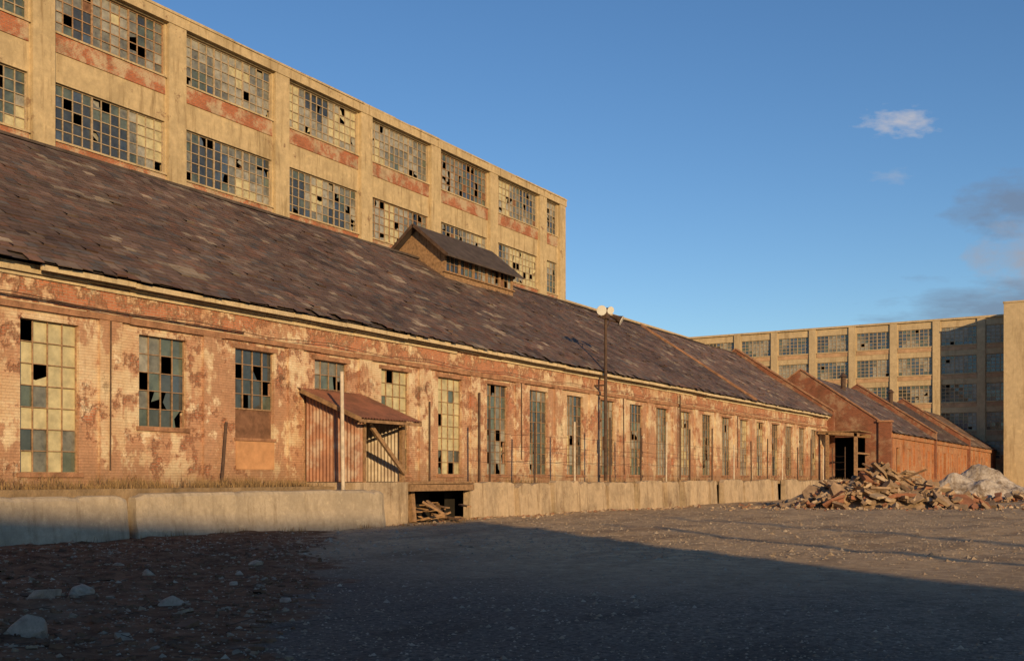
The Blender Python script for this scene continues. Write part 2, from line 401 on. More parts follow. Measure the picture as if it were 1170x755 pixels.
fbox(mb,F,76.95,YB-.02,0,TOP-.45,-.02,.22,0)
fbox(mb,F,YA,YB+.1,TOP-.449,TOP+.05,-.4,.26,0)
y=YA
while y<YB+.1:
    e=min(y+ru(1.5,5),YB+.14); fbox(mb,F,y,e,TOP+.05,TOP+.13+ru(0,.05),-.44,.30+ru(-.03,.03),0); y=e
mb.obj('concrete_frame',[M_conc,M_dark,simple('interior_wall',(.13,.105,.08),1,.5,.6)],CF)
sp=MB(); pm=MB(); sm=MB()
for a,b in bl:
    for zi,z in enumerate(rows):
        fbox(sp,F,a+.0,b-.0,z-.92,z-.09,-.02,.05,0)
        fbox(sp,F,a-.05,b+.05,z-.088,z,-.1,.12,1)
        if b>20 and zi<3:
            nc=12 if b-a>4 else 4
            W=random.choice([[2,5,.8,2,.2,6,1],[3,5,.6,3,.2,5,1],[1.5,5,2,1,.3,6,0],[2,5,1,3,.3,5,1]])
            if abs(a-44.75)<.1 and zi==0: W=[.5,2,9,0,0,5,0]
            if a<25: W=[4,1,.5,7,.5,1,1]
            window(pm,sm,F,a+.02,b-.02,z+.02,z+2.58,nc,5,.18,W,.035,.09,.045,bigs=(4,8),smi=random.choice([0,1,1]),nz=.22,jit=.15)
            for q in range(random.randint(0,3)):
                u=ru(a+.3,b-.8); pm.face([F.p(u,z+ru(.2,1.4),-.3),F.p(u+ru(.3,.7),z+ru(.2,1.4),-.3),F.p(u+.5,z+2.5,-.3),F.p(u,z+2.5,-.3)],random.choice([4,5]))
sp.obj('brick_spandrels',[M_spandrel,M_conc],CF); pm.obj('window_panes',PANES,CF); sm.obj('window_sashes',[M_steel,M_steel2],CF)

# ================================================================ FAR CONCRETE FACTORY
FF=empty('concrete_factory_building')
YF=174.0; XT=-17.6; H=25.85
F=Fac((0,YF,0),(1,0,0),(0,-1,0))
wx=[(-27.3+6.4*k,-22.2+6.4*k) for k in range(-7,1)]+[(-20.9,XT-.02)]
rws=[24.75-4.4*k for k in range(6)]
wx=[w for w in wx if w[0]>-69]
holes=[(a,b,z-2.75,z) for a,b in wx for z in rws if z-2.75>0]
mb=MB(); holed(mb,F,-69,20,0,H,holes,.4,0,0)
F2=Fac((-69,0,0),(0,1,0),(1,0,0)); wy=[(174-1.2-5.1-6.4*k,174-1.2-6.4*k) for k in range(9)]
h2=[(a,b,z-2.75,z) for a,b in wy for z in rws if z-2.75>0]
holed(mb,F2,112,174,0,H,h2,.4,0,0)
fbox(mb,F,-69.2,XT,H,H+.3,-.4,.3,0); fbox(mb,F2,112,174,H,H+.3,-.4,.3,0)
mb.face([(-69,174,H-.3),(20,174,H-.3),(20,192,H-.3),(-69,192,H-.3)],1); mb.face([(-69,112,H-.3),(-69,192,H-.3),(-87,192,H-.3),(-87,112,H-.3)],1)
mb.face([(-69,178,0),(20,178,0),(20,178,H-.4),(-69,178,H-.4)],1); mb.face([(-73,112,0),(-73,178,0),(-73,178,H-.4),(-73,112,H-.4)],1)
mb.face([(-69,112,0),(-87,112,0),(-87,112,H),(-69,112,H)]); mb.face([(-87,112,0),(-87,192,0),(-87,192,H),(-87,112,H)]); mb.face([(-87,192,0),(20,192,0),(20,192,H),(-87,192,H)])
mb.face([(20,174,0),(20,192,0),(20,192,H),(20,174,H)])
for (a,b),(c,d) in zip(wx,wx[1:]): fbox(mb,F,b+.1,c-.1,0,H-.01,-.02,.25,0)
for a,b in wx:
    for z in rws: 
        if z-2.75>0: fbox(mb,F,a,b,z-2.9,z-2.75,-.1,.15,0); fbox(mb,F,a,b,z-3.55,z-2.92,-.02,.06,2)
TF=Fac((0,166,0),(1,0,0),(0,-1,0))
hT=[(-14.6,-13.0,3.0,5.2),(-6,-4,3.0,5.2),(-6,-4,20,22)]
holed(mb,TF,XT,14,0,26.6,hT,.3,0,0)
mb.face([(XT,166,0),(XT,176,0),(XT,176,26.6),(XT,166,26.6)]); mb.face([(14,166,0),(14,176,0),(14,176,26.6),(14,166,26.6)]); mb.face([(XT,166,26.5),(14,166,26.5),(14,176,26.5),(XT,176,26.5)],1)
mb.face([(XT,176,25),(14,176,25),(14,176,26.6),(XT,176,26.6)])
fbox(mb,TF,XT-.1,14.1,26.6,26.85,-.5,.12,0)
mb.obj('concrete_frame',[M_conc2,M_dark,simple('far_spandrel',(.42,.27,.16),.9,.3,1)],FF)
pm=MB(); sm=MB()
for a,b in wx:
    for z in rws:
        if z-2.75>0: window(pm,sm,F,a,b,z-2.75,z,8 if b-a>4 else 5,5,.2,[4,3,0,3,0,4,4],.01,.01,.08,bigs=(3,5),smi=1)
for a,b,c,d in hT: window(pm,sm,TF,a,b,c,d,3,3,.15,[4,1,0,1,0,0,4],0,0,.06)
for a,b in wy:
    for z in rws[:3]: window(pm,sm,F2,a,b,z-2.75,z,6,4,.2,[5,2,1,2,0,3,3],.02,.02,.06)
pm.obj('window_panes',PANES,FF); sm.obj('window_sashes',[M_steel,M_steel2],FF)

# ================================================================ SECOND LOW BRICK BUILDING
LB=empty('brick_storehouse')
xs=-19.5; xm=-27.4; xl=-35.3; ze=5.6; zm=11.2; ya,yb=97.0,173.4
F=Fac((xs,0,0),(0,1,0),(1,0,0)); mb=MB()
holes=[(ya+3+5.2*k,ya+4.5+5.2*k,1.9,4.3) for k in range(13)]
holed(mb,F,ya,yb,0,ze,holes,.25,0,0)
for h in holes:
    if R()<.65: fbox(mb,F,h[0],h[1],h[2],h[3],-.2,-.12,0)
    fbox(mb,F,h[0]-.1,h[1]+.1,h[2]-.12,h[2],-.05,.07,2)
    fbox(mb,F,h[0]-2.2,h[0]-1.5,0,ze-.5,-.02,.12,0)
fbox(mb,F,ya,yb,ze-.45,ze-.02,-.02,.16,0); fbox(mb,F,ya,yb,1.2,1.35,-.02,.08,2)
mb.face([(xs-3,ya+.5,0),(xs-3,yb,0),(xs-3,yb,ze),(xs-3,ya+.5,ze)],1)
mb.face([(xl,ya,0),(xl,yb,0),(xl,yb,ze),(xl,ya,ze)])
mb.obj('side_walls',[M_brickY,M_dark,M_trim],LB)
mb=MB()
G=Fac((0,ya,0),(1,0,0),(0,-1,0))
holed(mb,G,xl,xs,0,ze,[(-24.6,-21.6,1.2,5.2)],.4,0,0)
mb.face([(xl,ya,ze),(xs,ya,ze),(xs,ya,ze+.35),(xm,ya,zm+.35),(xl,ya,ze+.35)]); mb.face([(xl,ya+.4,ze-.1),(xs,ya+.4,ze-.1),(xs,ya+.4,ze+.35),(xm,ya+.4,zm+.35),(xl,ya+.4,ze+.35)])
mb.plank((xs+.1,ya+.2,ze+.38),(xm,ya+.2,zm+.4),.6,.1,1); mb.plank((xl-.1,ya+.2,ze+.38),(xm,ya+.2,zm+.4),.6,.1,1)
fbox(mb,G,xs-.9,xs+.15,0,ze+.9,-.5,.2,0); fbox(mb,G,xs-1.0,xs+.25,ze+.9,ze+1.05,-.6,.3,1)
mb.face([(-25,ya+3,0),(-21,ya+3,0),(-21,ya+3,5.5),(-25,ya+3,5.5)],2)
for yv in (119.0,144.0):
    gable(mb,yv,yv+.5,xl-.2,xs+.35,ze,xm,zm,.7)
    mb.plank((xs+.4,yv+.25,ze+.74),(xm,yv+.25,zm+.74),.7,.1,1)
mb.obj('gable_walls',[M_wallend,M_trim,M_dark],LB)
mb=MB()
for sg,xx in ((1,xs+.3),(-1,xl-.3)):
    mb.face([(xx,ya+.3,ze-.02),(xx,yb,ze-.02),(xm,yb,zm),(xm,ya+.3,zm)])
mb.obj('roof_deck',[M_tarroof],LB)
sl=MB(); slates(sl,ya+.4,yb,xs+.35,ze+.03,xm,zm+.05,.6,.4,lambda y,s:1.3 if y>144 else (.75 if y>119 else 1.1),5)
sl.obj('roof_slates',[M_slate],LB,col=True)
mb=MB()
for yv in (108,131):
    mb.beam((xm+1.2,yv,10),(xm+1.2,yv,11.7),.25,10); mb.beam((xm+1.2,yv,11.7),(xm+1.2,yv,12.1),.45,10,r2=.1)
mb.obj('roof_vents',[M_iron],LB)
cp=empty('timber_canopy'); mb=MB()
for x in (-23.6,-21.2): mb.box(x-.13,x+.13,91.6,91.86,1.43,5.4)
mb.plank((-24.4,91.7,5.5),(-20.9,91.7,5.2),.2,.3); mb.plank((-24.4,95.9,5.5),(-20.9,95.9,5.2),.2,.3)
for i in range(8): mb.box(-24.3,-20.8,91.5+.56*i,91.5+.56*i+.5,5.52-.02*(i%2),5.58)
mb.box(-21.35,-21.2,91.9,96.9,2.2,2.4); mb.box(-21.35,-21.2,91.9,96.9,3.6,3.75)
mb.obj('posts_and_roof',[M_wood],cp)

# ================================================================ LOADING DOCK
LD=empty('loading_dock'); mb=MB(); XD=-22.0; ZP=1.43
mb.box(XW+.0,-22.9,Y0,26.6,0,1.3,1)
mb.box(XW+.0,XD-.02,26.6,29.45,-.1,ZP,0)
y=33.5; idx=0
holesd={1:.35,4:1.1,6:.5,8:1.0,10:.5,12:1.3,15:.9,18:1.2,21:.9}
while y<95.1:
    L=random.choice([2.4,3.0,3.4,3.8]); e=min(y+L,95.2); gap=.07
    zt=ZP+ru(-.12,.04); o=ru(-.10,.10); t=ru(-.12,.12)
    if idx in holesd: gap=holesd[idx]
    idx+=1
    ns=12; pts=[]
    for i in range(ns+1):
        yy=y+(e-gap-y)*i/ns; chip=-.22*max(0,noise.noise(Vector((yy*2.2,0,44)))-.05)
        if i in (0,ns): chip-=ru(0,.2)
        pts.append((yy,zt+noise.noise(Vector((yy*1.3,0,4)))*.08+chip,XD+o+t*i/ns+noise.noise(Vector((yy,9,4)))*.05))
    for (a,z1,x1),(b,z2,x2) in zip(pts,pts[1:]):
        mb.hexa([(x1-.3,a,-.2),(x1+.08,a,-.2),(x2+.08,b,-.2),(x2-.3,b,-.2),(x1-.3,a,z1),(x1,a,z1),(x2,b,z2),(x2-.3,b,z2)],0)
    y=e
mb.box(XW,XD-.3,33.5,95.2,1.15,ZP-.08,1)
mb.box(XW,XW+.5,29.45,33.5,-.1,ZP,2)
mb.face([(XW+1.2,33.5,0),(XW+1.2,95.2,0),(XW+1.2,95.2,1.3),(XW+1.2,33.5,1.3)],2)
m_soil=simple('dock_top_soil',(.24,.17,.10),.95,.4,2,bump=.04)
mb.obj('concrete_platform',[M_dock,m_soil,M_dark],LD)
mb=MB()
for i in range(7):
    x=XW+.15+i*.36; 
    mb.plank((x,29.2,ZP-.04+ru(-.02,.02)),(x+ru(-.05,.05),33.7,ZP-.03+ru(-.02,.02)),.33,.07)
mb.box(XD-.2,XD+.02,29.5,33.6,ZP-.32,ZP-.09)
mb.plank((XD-.3,30.1,0.0),(XD-.5,30.2,ZP-.1),.2,.2)
for i in range(26):
    c=Vector((ru(-23.6,-21.3),ru(29.8,33.2),ru(.03,.6))); d=Vector((ru(-1,1),ru(-1,1),ru(-.4,.5))).normalized()*ru(.4,1.2)
    mb.plank(c-d/2,c+d/2,ru(.06,.25),ru(.03,.08))
mb.obj('timber_deck',[M_wood],LD)

# ================================================================ CORRUGATED SHED
SH=empty('corrugated_metal_shed')
sy0,sy1=26.85,29.4; sx0,sx1=XW+.16,-22.2; zf,zw=3.62,4.5
def corr(mb,P,u0,u1,vfun,mi=0,pitch=.15,amp=.022):
    n=int((u1-u0)/pitch*6); 
    for i in range(n):
        a=u0+(u1-u0)*i/n; b=u0+(u1-u0)*(i+1)/n
        ha=amp*math.sin(2*math.pi*a/pitch); hb=amp*math.sin(2*math.pi*b/pitch)
        va0,va1=vfun(a); vb0,vb1=vfun(b)
        mb.face([P(a,va0,ha),P(b,vb0,hb),P(b,vb1,hb),P(a,va1,ha)],mi)
mb=MB()
zt=lambda x: zw+(zf-zw)*(x-sx0)/(sx1-sx0)
corr(mb,lambda u,v,h:(u,sy0+h,v),sx0,sx1,lambda u:(ZP+.02,zt(u)-.04),0)
corr(mb,lambda u,v,h:(u,sy1+h,v),sx0,sx1,lambda u:(ZP+.02,zt(u)-.04),2)
corr(mb,lambda u,v,h:(sx0+.03+h,u,v),sy0,sy1,lambda u:(ZP+.02,zw-.1),2)
corr(mb,lambda u,v,h:(sx1-.02+h,u,v),sy0,sy0+.35,lambda u:(ZP+.02,zf-.05),0)
L0=(sx0-.12,zw+.1); L1=(sx1+.5,zf-.12)
corr(mb,lambda u,v,h:(L0[0]+(L1[0]-L0[0])*v,u,L0[1]+(L1[1]-L0[1])*v+h+.02),sy0-.4,sy1+.4,lambda u:(0,1),1)
mb.obj('corrugated_sheets',[M_corr,M_corr2,M_corr3],SH)
mb=MB()
mb.box(sx1-.1,sx1+.04,sy1-.1,sy1+.06,.0,zf-.06); mb.box(sx1-.06,sx1+.06,sy0+.36,sy0+.46,ZP,zf-.06)
mb.box(sx1-.06,sx1+.06,sy0-.06,sy1+.1,zf-.2,zf-.06)
mb.plank((sx1,sy0+.75,zf-.3),(sx1+.1,sy1-.05,ZP+.3),.1,.14)
mb.plank((L0[0]+.2,sy1+.37,L0[1]-.1),(L1[0],sy1+.37,L1[1]-.03),.06,.14); mb.plank((L0[0]+.2,sy0-.37,L0[1]-.1),(L1[0],sy0-.37,L1[1]-.03),.06,.14)
mb.box(L1[0]-.04,L1[0]+.02,sy0-.4,sy1+.4,L1[1]-.12,L1[1]-.02)
mb.obj('timber_frame',[M_wood],SH)

# ================================================================ BARRIERS
def barrier(p0,p1,h,name):
    p0=Vector(p0);p1=Vector(p1);d=(p1-p0);L=d.length;d.normalize();nrm=Vector((d.y,-d.x,0))
    prof=[(-.3,-.1),(.34,-.1),(.32,.2),(.24,.6),(.20,h-.1),(.14,h-.02),(.05,h),(-.12,h),(-.2,h-.05),(-.3,.2)]
    n=int(L/.15); mb=MB(); base=[]
    for i in range(n+1):
        s=L*i/n; en=min(s,L-s); k=1.0; tp=0
        if en<.01: k=.75; tp=.09
        elif en<.2: k=.93; tp=.03
        row=[]
        for a,b in prof:
            q=noise.noise(Vector((s*.9,a*5,b*3+p0.y)))*.03
            chip=0
            if b>h-.2: chip=min(0,noise.noise(Vector((s*2.5,7,p0.y)))+.2)*.16
            row.append(p0+d*s+nrm*(a*k+q)+Vector((0,0,b-tp*(b>.5)+q+chip)))
        base.append(row)
    m=len(prof)
    for r in base: mb.v+=[tuple(q) for q in r]
    for i in range(n):
        for j in range(m):
            mb.f.append((i*m+j,(i+1)*m+j,(i+1)*m+(j+1)%m,i*m+(j+1)%m))
    mb.f.append(tuple(range(m))); mb.f.append(tuple(n*m+j for j in range(m))[::-1])
    mb.m=[0]*len(mb.f); mb.c=[(1,1,1,1)]*len(mb.f)
    return mb.obj(name,[M_barr])
barrier((-22.0,17.8,0),(-21.55,27.3,0),1.2,'concrete_barrier')
barrier((-22.6,8.0,0),(-22.08,17.6,0),1.14,'concrete_barrier')
barrier((-22.9,-3.0,0),(-22.62,7.85,0),1.14,'concrete_barrier')

# ================================================================ FLOODLIGHT POLE
FP=empty('floodlight_pole'); mb=MB()
px_,py=-23.85,48.8
mb.beam((px_,py,ZP),(px_,py,9.9),.10,10,r2=.07)
mb.beam((px_,py-.9,9.75),(px_,py+1.3,9.75),.045); mb.beam((px_,py,9.2),(px_,py+.6,9.73),.025)
mb.box(px_-.12,px_+.02,py-.12,py+.12,3.0,3.7); mb.box(XW,px_,py-.04,py+.04,6.3,6.38)
mb.box(px_-.14,px_+.14,py-.2,py+.2,9.75,10.15)
mb.obj('pole_and_crossarm',[M_iron],FP)
mb=MB()
for (dy,dz,aim,s) in ((-.75,.3,(.55,-.85,-.3),.95),(.15,.42,(.8,-.5,-.3),.75),(1.25,.1,(.9,.3,-.5),.95)):
    c=Vector((px_+.12,py+dy,9.8+dz)); a=Vector(aim).normalized()
    mb.beam(c-a*.36*s,c-a*.12*s,.10*s,12,2,.14*s); mb.beam(c-a*.12*s,c+a*.2*s,.14*s,12,2,.27*s); mb.beam(c+a*.2*s,c+a*.23*s,.27*s,12,0,.27*s); mb.beam(c+a*.231*s,c+a*.235*s,.24*s,12,1,.24*s)
    mb.beam(c,(px_,py+dy,9.75),.025,6,2)
mb.obj('floodlights',[M_white,M_lens,M_iron],FP)

# ================================================================ PIPE FENCE
FE=empty('pipe_fence'); mb=MB()
ys=[26.2]+[35.2+3.55*i for i in range(17)]
tops=[]
for i,y in enumerate(ys):
    z=ru(3.6,4.6) if i else 5.0; x=-22.25+ru(-.1,.1)
    lean=ru(-.08,.08); mb.beam((x,y,1.2 if i else 0),(x,y+lean,z),.045 if i else .06,8,0 if i%3==0 else 1)
    tops.append((x,y+lean,z))
for zz in (3.4,2.9,2.3):
    for a,b in zip(tops[1:],tops[2:]):
        p=(a[0],a[1],min(zz,a[2])); q=(b[0],b[1],min(zz,b[2])); mid=((p[0]+q[0])/2,(p[1]+q[1])/2,(p[2]+q[2])/2-.06)
        mb.beam(p,mid,.008,4,1); mb.beam(mid,q,.008,4,1)
mb.obj('posts_and_wires',[M_pipe,M_iron],FE)

# ================================================================ GROUND
def dirtdist(x,y): return (x+6.8)*-.77+(y-7.4)*-.64
def sst(a,b,t): t=max(0,min(1,(t-a)/(b-a))); return t*t*(3-2*t)
def gz(x,y):
    d=math.hypot(x,y); near=1-sst(60,200,d)
    z=(noise.noise(Vector((x*.11,y*.11,0)))*.08+noise.noise(Vector((x*.5,y*.5,3)))*.03+noise.noise(Vector((x*1.7,y*1.7,6)))*.012)*near
    dm=sst(0,3,dirtdist(x,y)+noise.noise(Vector((x*.4,y*.4,8)))*1.2)*near
    z+=dm*(.07+noise.noise(Vector((x*1.3,y*1.3,5)))*.09+noise.noise(Vector((x*3.3,y*3.3,5)))*.05)
    if x>-22 and y>16: z+=(abs(noise.noise(Vector((x*.35,y*.18,15))))*.12+noise.noise(Vector((x*1.2,y*.8,25)))*.045)*near*sst(16,24,y)
    return z*min(1,d/4+.3)
def axis(lo,hi,step,far):
    a=[lo+step*i for i in range(int((hi-lo)/step)+1)]; s=step; r=[a[-1]]; l=[a[0]]
    while r[-1]<far: s*=1.35; r.append(r[-1]+s)
    s=step
    while l[-1]>-far: s*=1.35; l.append(l[-1]-s)
    return l[1:][::-1]+a+r[1:]
xs_=axis(-26,14,.18,3500); ys_=axis(2,75,.2,3500)
mb=MB(); nx=len(xs_)
mb.v=[(x,y,gz(x,y)) for y in ys_ for x in xs_]
mb.f=[(j*nx+i,j*nx+i+1,(j+1)*nx+i+1,(j+1)*nx+i) for j in range(len(ys_)-1) for i in range(nx-1)]
mb.m=[0]*len(mb.f); mb.c=[None]*len(mb.f)
m=NT('gravel_ground',.95,.1)
sp=m.sep()
dd=m.math('ADD',m.math('MULTIPLY',m.math('ADD',sp[0],6.8),-.77),m.math('MULTIPLY',m.math('SUBTRACT',sp[1],7.4),-.64))
dd=m.math('ADD',dd,m.math('MULTIPLY',m.math('SUBTRACT',m.noise(.5,8,.65),.5),6))
dirt=m.rng(dd,0,.5)
fine=m.noise(14,10,.8); mid=m.noise(1.4,9,.7); big=m.noise(.16,6,.6)
vo2=m.n('ShaderNodeTexVoronoi',{'Vector':m.P(),'Scale':28.0})
c=m.mix(m.rng(fine,.38,.62),(.11,.085,.062),(.36,.28,.20))
stones=m.rng(vo2.outputs[0],.1,.28,1,0)
c=m.mix(m.math('MULTIPLY',stones,m.rng(fine,.45,.6)),c,(.44,.36,.27))
c=m.mix(m.rng(mid,.5,.66,0,.65),c,(.11,.085,.062))
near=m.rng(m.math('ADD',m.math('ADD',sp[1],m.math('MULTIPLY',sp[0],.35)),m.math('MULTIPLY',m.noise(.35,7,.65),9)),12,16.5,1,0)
c=m.mix(m.math('MULTIPLY',near,.7),c,m.mix(m.rng(fine,.38,.62),(.045,.037,.030),(.17,.14,.115)))  # darker mix puts the foreground shadow into the ground colour
tracks=m.rng(m.noise(.9,6,.65,m.scaled((.9,.22,1))),.53,.62,0,.5)
c=m.mix(tracks,c,(.07,.055,.042))
farm=m.rng(m.math('ADD',sp[1],m.math('MULTIPLY',big,10)),17,25)
sunlit_sand=m.mix(m.rng(m.noise(3,10,.78),.35,.65),(.30,.205,.115),(.68,.50,.30))  # pale golden tone: sunlight on the farther ground put into its colour
sunlit_sand=m.mix(m.rng(m.noise(.5,8,.7,m.scaled((1,.5,1))),.48,.62,0,.7),sunlit_sand,(.22,.15,.09))
c=m.mix(m.math('MULTIPLY',farm,.85),c,sunlit_sand)
dc=m.mix(m.rng(m.noise(3,10,.75),.35,.65),(.06,.03,.018),(.26,.14,.078))
dc=m.mix(m.rng(m.noise(.8,6,.7),.55,.65,0,.5),dc,(.24,.175,.115))
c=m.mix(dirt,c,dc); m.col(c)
h=m.math('ADD',m.math('MULTIPLY',m.noise(5,10,.7),1.0),m.math('ADD',m.math('MULTIPLY',stones,.2),m.math('MULTIPLY',fine,.3)))
m.bump(h,.06,.8)
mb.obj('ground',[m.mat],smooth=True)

M_stone=simple('stone',(.28,.215,.15),.95,.4,6,bump=.02)
M_stone2=simple('pale_rock',(.36,.30,.225),.9,.35,5,bump=.03)
def pebble(mb,c,s,mi=0):
    P=[]
    for d in ((1,0,0),(0,1,0),(-1,0,0),(0,-1,0)): P.append(Vector(d)*s*ru(.7,1.2))
    rot=Matrix.Rotation(ru(0,6.3),3,'Z'); P=[rot@p for p in P]; t=Vector((ru(-.3,.3)*s,ru(-.3,.3)*s,s*ru(.4,.8)))
    i=len(mb.v); mb.v+=[tuple(c+p) for p in P]+[tuple(c+t)]
    for k in range(4): mb.f.append((i+k,i+(k+1)%4,i+4)); mb.m.append(mi); mb.c.append(None)
mb=MB(); F_=Vector((-.5171,.8559)); R_=Vector((.8559,.5171))
for i in range(42000):
    z=6.5+R()**1.4*60; u=ru(-.6,.6); x=F_.x*z+R_.x*u*z; y=F_.y*z+R_.y*u*z
    if x<-21.2: continue
    s=ru(.008,.026)*(1.7 if z>20 else 1)*(2.2 if R()<.05 else 1)
    pebble(mb,Vector((x,y,gz(x,y)-.003)),s,0 if R()<.7 else 1)
mb.obj('gravel_stones',[M_stone,M_stone2])
def rock(name,x,y,sx,sy,sz,rot):
    import bmesh
    bm=bmesh.new(); bmesh.ops.create_icosphere(bm,subdivisions=4,radius=1)
    sd=ru(0,50)
    for v in bm.verts:
        p=v.co.copy(); q=noise.noise(p*1.1+Vector((sd,0,0)))*.45+noise.noise(p*3+Vector((sd,0,0)))*.15+noise.noise(p*8+Vector((sd,0,0)))*.05
        v.co=p*(1+q)
    for k in range(11):
        n=Vector((ru(-1,1),ru(-1,1),ru(-.4,1))).normalized(); d=ru(.5,.8)
        for v in bm.verts:
            t=v.co.dot(n)-d
            if t>0: v.co-=n*t*.9
    for v in bm.verts: v.co=Vector((v.co.x*sx,v.co.y*sy,v.co.z*sz))
    me=bpy.data.meshes.new(name); bm.to_mesh(me); bm.free(); me.materials.append(M_rock)
    o=bpy.data.objects.new(name,me); S.collection.objects.link(o); o.location=(x,y,gz(x,y)+sz*.35); o.rotation_euler=(ru(-.15,.15),ru(-.15,.15),rot)
M_rock=simple('rock_face',(.48,.38,.29),.92,.35,9,bump=.05)
for a in ((-9.2,6.25,.26,.20,.17,.4),(-11.9,8.3,.24,.18,.15,1),(-12.2,9.05,.22,.16,.12,2),(-10.3,8.95,.22,.12,.08,.5),(-13.6,11.3,.14,.1,.08,0),
          (-9.4,10.0,.09,.08,.05,0),(-14.6,8.6,.14,.1,.08,1),(-13.5,13.6,.14,.1,.07,1),(-12.9,12.6,.07,.06,.05,1),(-15.2,12.0,.09,.07,.05,1),(-11.6,11.2,.08,.07,.05,1)):
    rock('rock',*a)

mb=MB()
def slab(mb,c,s,t,mi=0,tilt=.6):
    n=random.randint(4,6); rot=Matrix.Rotation(ru(-tilt,tilt),3,'X')@Matrix.Rotation(ru(-tilt,tilt),3,'Y')@Matrix.Rotation(ru(0,6.3),3,'Z')
    an=sorted([2*math.pi*(k+ru(-.3,.3))/n for k in range(n)]); el=ru(.55,1)
    P=[Vector((math.cos(a)*s*ru(.75,1.15),math.sin(a)*s*el*ru(.75,1.15),0)) for a in an]
    A=[c+rot@(p+Vector((0,0,t/2))) for p in P]; B=[c+rot@(p*ru(.92,1.03)-Vector((0,0,t/2))) for p in P]
    i=len(mb.v); mb.v+=[tuple(q) for q in A+B]
    mb.f.append(tuple(i+k for k in range(n))); mb.f.append(tuple(i+n+k for k in range(n))[::-1])
    for k in range(n): mb.f.append((i+k,i+n+k,i+n+(k+1)%n,i+(k+1)%n))
    mb.m+=[mi]*(n+2); mb.c+=[None]*(n+2)
for i in range(1000):
    z=ru(8,25); u=ru(-.5,-.15); x=F_.x*z+R_.x*u*z; y=F_.y*z+R_.y*u*z
    if x<-21.4 or dirtdist(x,y)<0: continue
    slab(mb,Vector((x,y,gz(x,y)+.0)),ru(.02,.09)*(1.7 if R()<.06 else .8),ru(.02,.06),0 if R()<.18 else 1,.5)
for i in range(220):
    z=ru(8.5,24); u=ru(-.5,-.2); x=F_.x*z+R_.x*u*z; y=F_.y*z+R_.y*u*z
    if x<-21.4 or dirtdist(x,y)<0: continue
    a=ru(0,6.3); l=ru(.06,.3); p=Vector((x,y,gz(x,y)+.02)); mb.beam(p,p+Vector((math.cos(a)*l,math.sin(a)*l,ru(-.02,.06))),.004,4,2)
mb.obj('dirt_debris',[M_stone,simple('clod',(.14,.08,.048),.95,.45,5),M_iron])

# ================================================================ RUBBLE PILE
mb=MB(); M_rub=simple('rubble_concrete',(.28,.195,.125),.93,.5,1.5,bump=.04); M_rubr=simple('rubble_brick',(.24,.11,.065),.93,.4,2,bump=.03)
M_rubp=simple('rubble_pale',(.38,.29,.20),.93,.35,2,bump=.03)
cen=Vector((-11.7,57.0,0)); ax=Vector((R_.x,R_.y,0)); ay=Vector((F_.x,F_.y,0))
def hprof(a,b): return max(0,1.85*(1-abs(a/5.2)**1.4)*(1-(b/2.6)**2)) if abs(a)<5.2 and abs(b)<2.6 else 0
for i in range(1100):
    a=random.gauss(-.2,2.4); b=random.gauss(0,1.1)
    if abs(a)>5.4 or abs(b)>3.2: continue
    h=hprof(a,b)*(1+noise.noise(Vector((a*.7,b*.7,2)))*.6); p=cen+ax*a+ay*b+Vector((0,0,h*ru(.55,.95)+.03))
    big=R()<.14
    slab(mb,p,ru(.4,.8) if big else ru(.08,.36),ru(.08,.2) if big else ru(.05,.22),random.choices([0,1,2],[6,2,2])[0],.75)
for i in range(900):
    a=random.gauss(0,3.8); b=random.gauss(0,2.2); p=cen+ax*a+ay*b; p.z=gz(p.x,p.y)+.02
    if hprof(a,b)<.2: slab(mb,p,ru(.03,.14),ru(.03,.1),random.choices([0,1,2],[5,2,3])[0],.5)
for i in range(12):
    a=ru(-3,3); b=ru(-1.5,.5); p=cen+ax*a+ay*b+Vector((0,0,hprof(a,b)+.02)); d=Vector((ru(-1,1),ru(-1,1),ru(-.1,.5))).normalized()*ru(.6,1.3); mb.plank(p-d,p+d,.12,.08,3)
for i in range(320):
    y=ru(28,56); x=-21.85+abs(random.gauss(0,.5)); slab(mb,Vector((x,y,gz(x,y)+.01)),ru(.03,.12),ru(.02,.08),random.choices([0,1,2],[5,2,3])[0],.5)
mb.obj('rubble_pile',[M_rub,M_rubr,M_rubp,M_wood])
def mound(name,cx,cy,rx,ry,h,mat,rot=0,seed=0,amp=.35,n=80):
    mb=MB(); cr,sr=math.cos(rot),math.sin(rot)
    for j in range(n+1):
        for i in range(n+1):
            a=(i/n*2-1)*1.15;b=(j/n*2-1)*1.15; r=math.hypot(a,b)
            z=h*max(0,1-r**1.5)*(1+noise.noise(Vector((a*2.2+seed,b*2.2,0)))*amp*1.6)+noise.noise(Vector((a*rx*1.2+seed,b*ry*1.2,0)))*.2+noise.noise(Vector((a*rx*4,b*ry*4,seed)))*.09-.12
            if r>1: z-=.3*(r-1)*5
            x=cx+a*rx*cr-b*ry*sr; y=cy+a*rx*sr+b*ry*cr; mb.v.append((x,y,z))
    m=n+1; mb.f=[(j*m+i,j*m+i+1,(j+1)*m+i+1,(j+1)*m+i) for j in range(n) for i in range(n)]; mb.m=[0]*len(mb.f); mb.c=[None]*len(mb.f)
    return mb.obj(name,[mat],smooth=False)
ang=math.atan2(R_.y,R_.x)
m=NT('dirty_snow',.85,.2); c=m.mix(m.rng(m.noise(1.6,10,.78),.40,.60),(.19,.145,.105),(.50,.45,.40)); m.col(c); m.bump(m.noise(5,9,.75),.1); M_snow=m.mat
mound('gravel_mound',cen.x,cen.y,4.8,2.4,1.2,M_rub,ang,3)
mound('snow_pile',-9.6,75.5,4.6,2.8,2.1,M_snow,ang,11)
mound('snow_pile',-4.2,77.5,5.0,2.6,1.8,M_snow,ang,21)
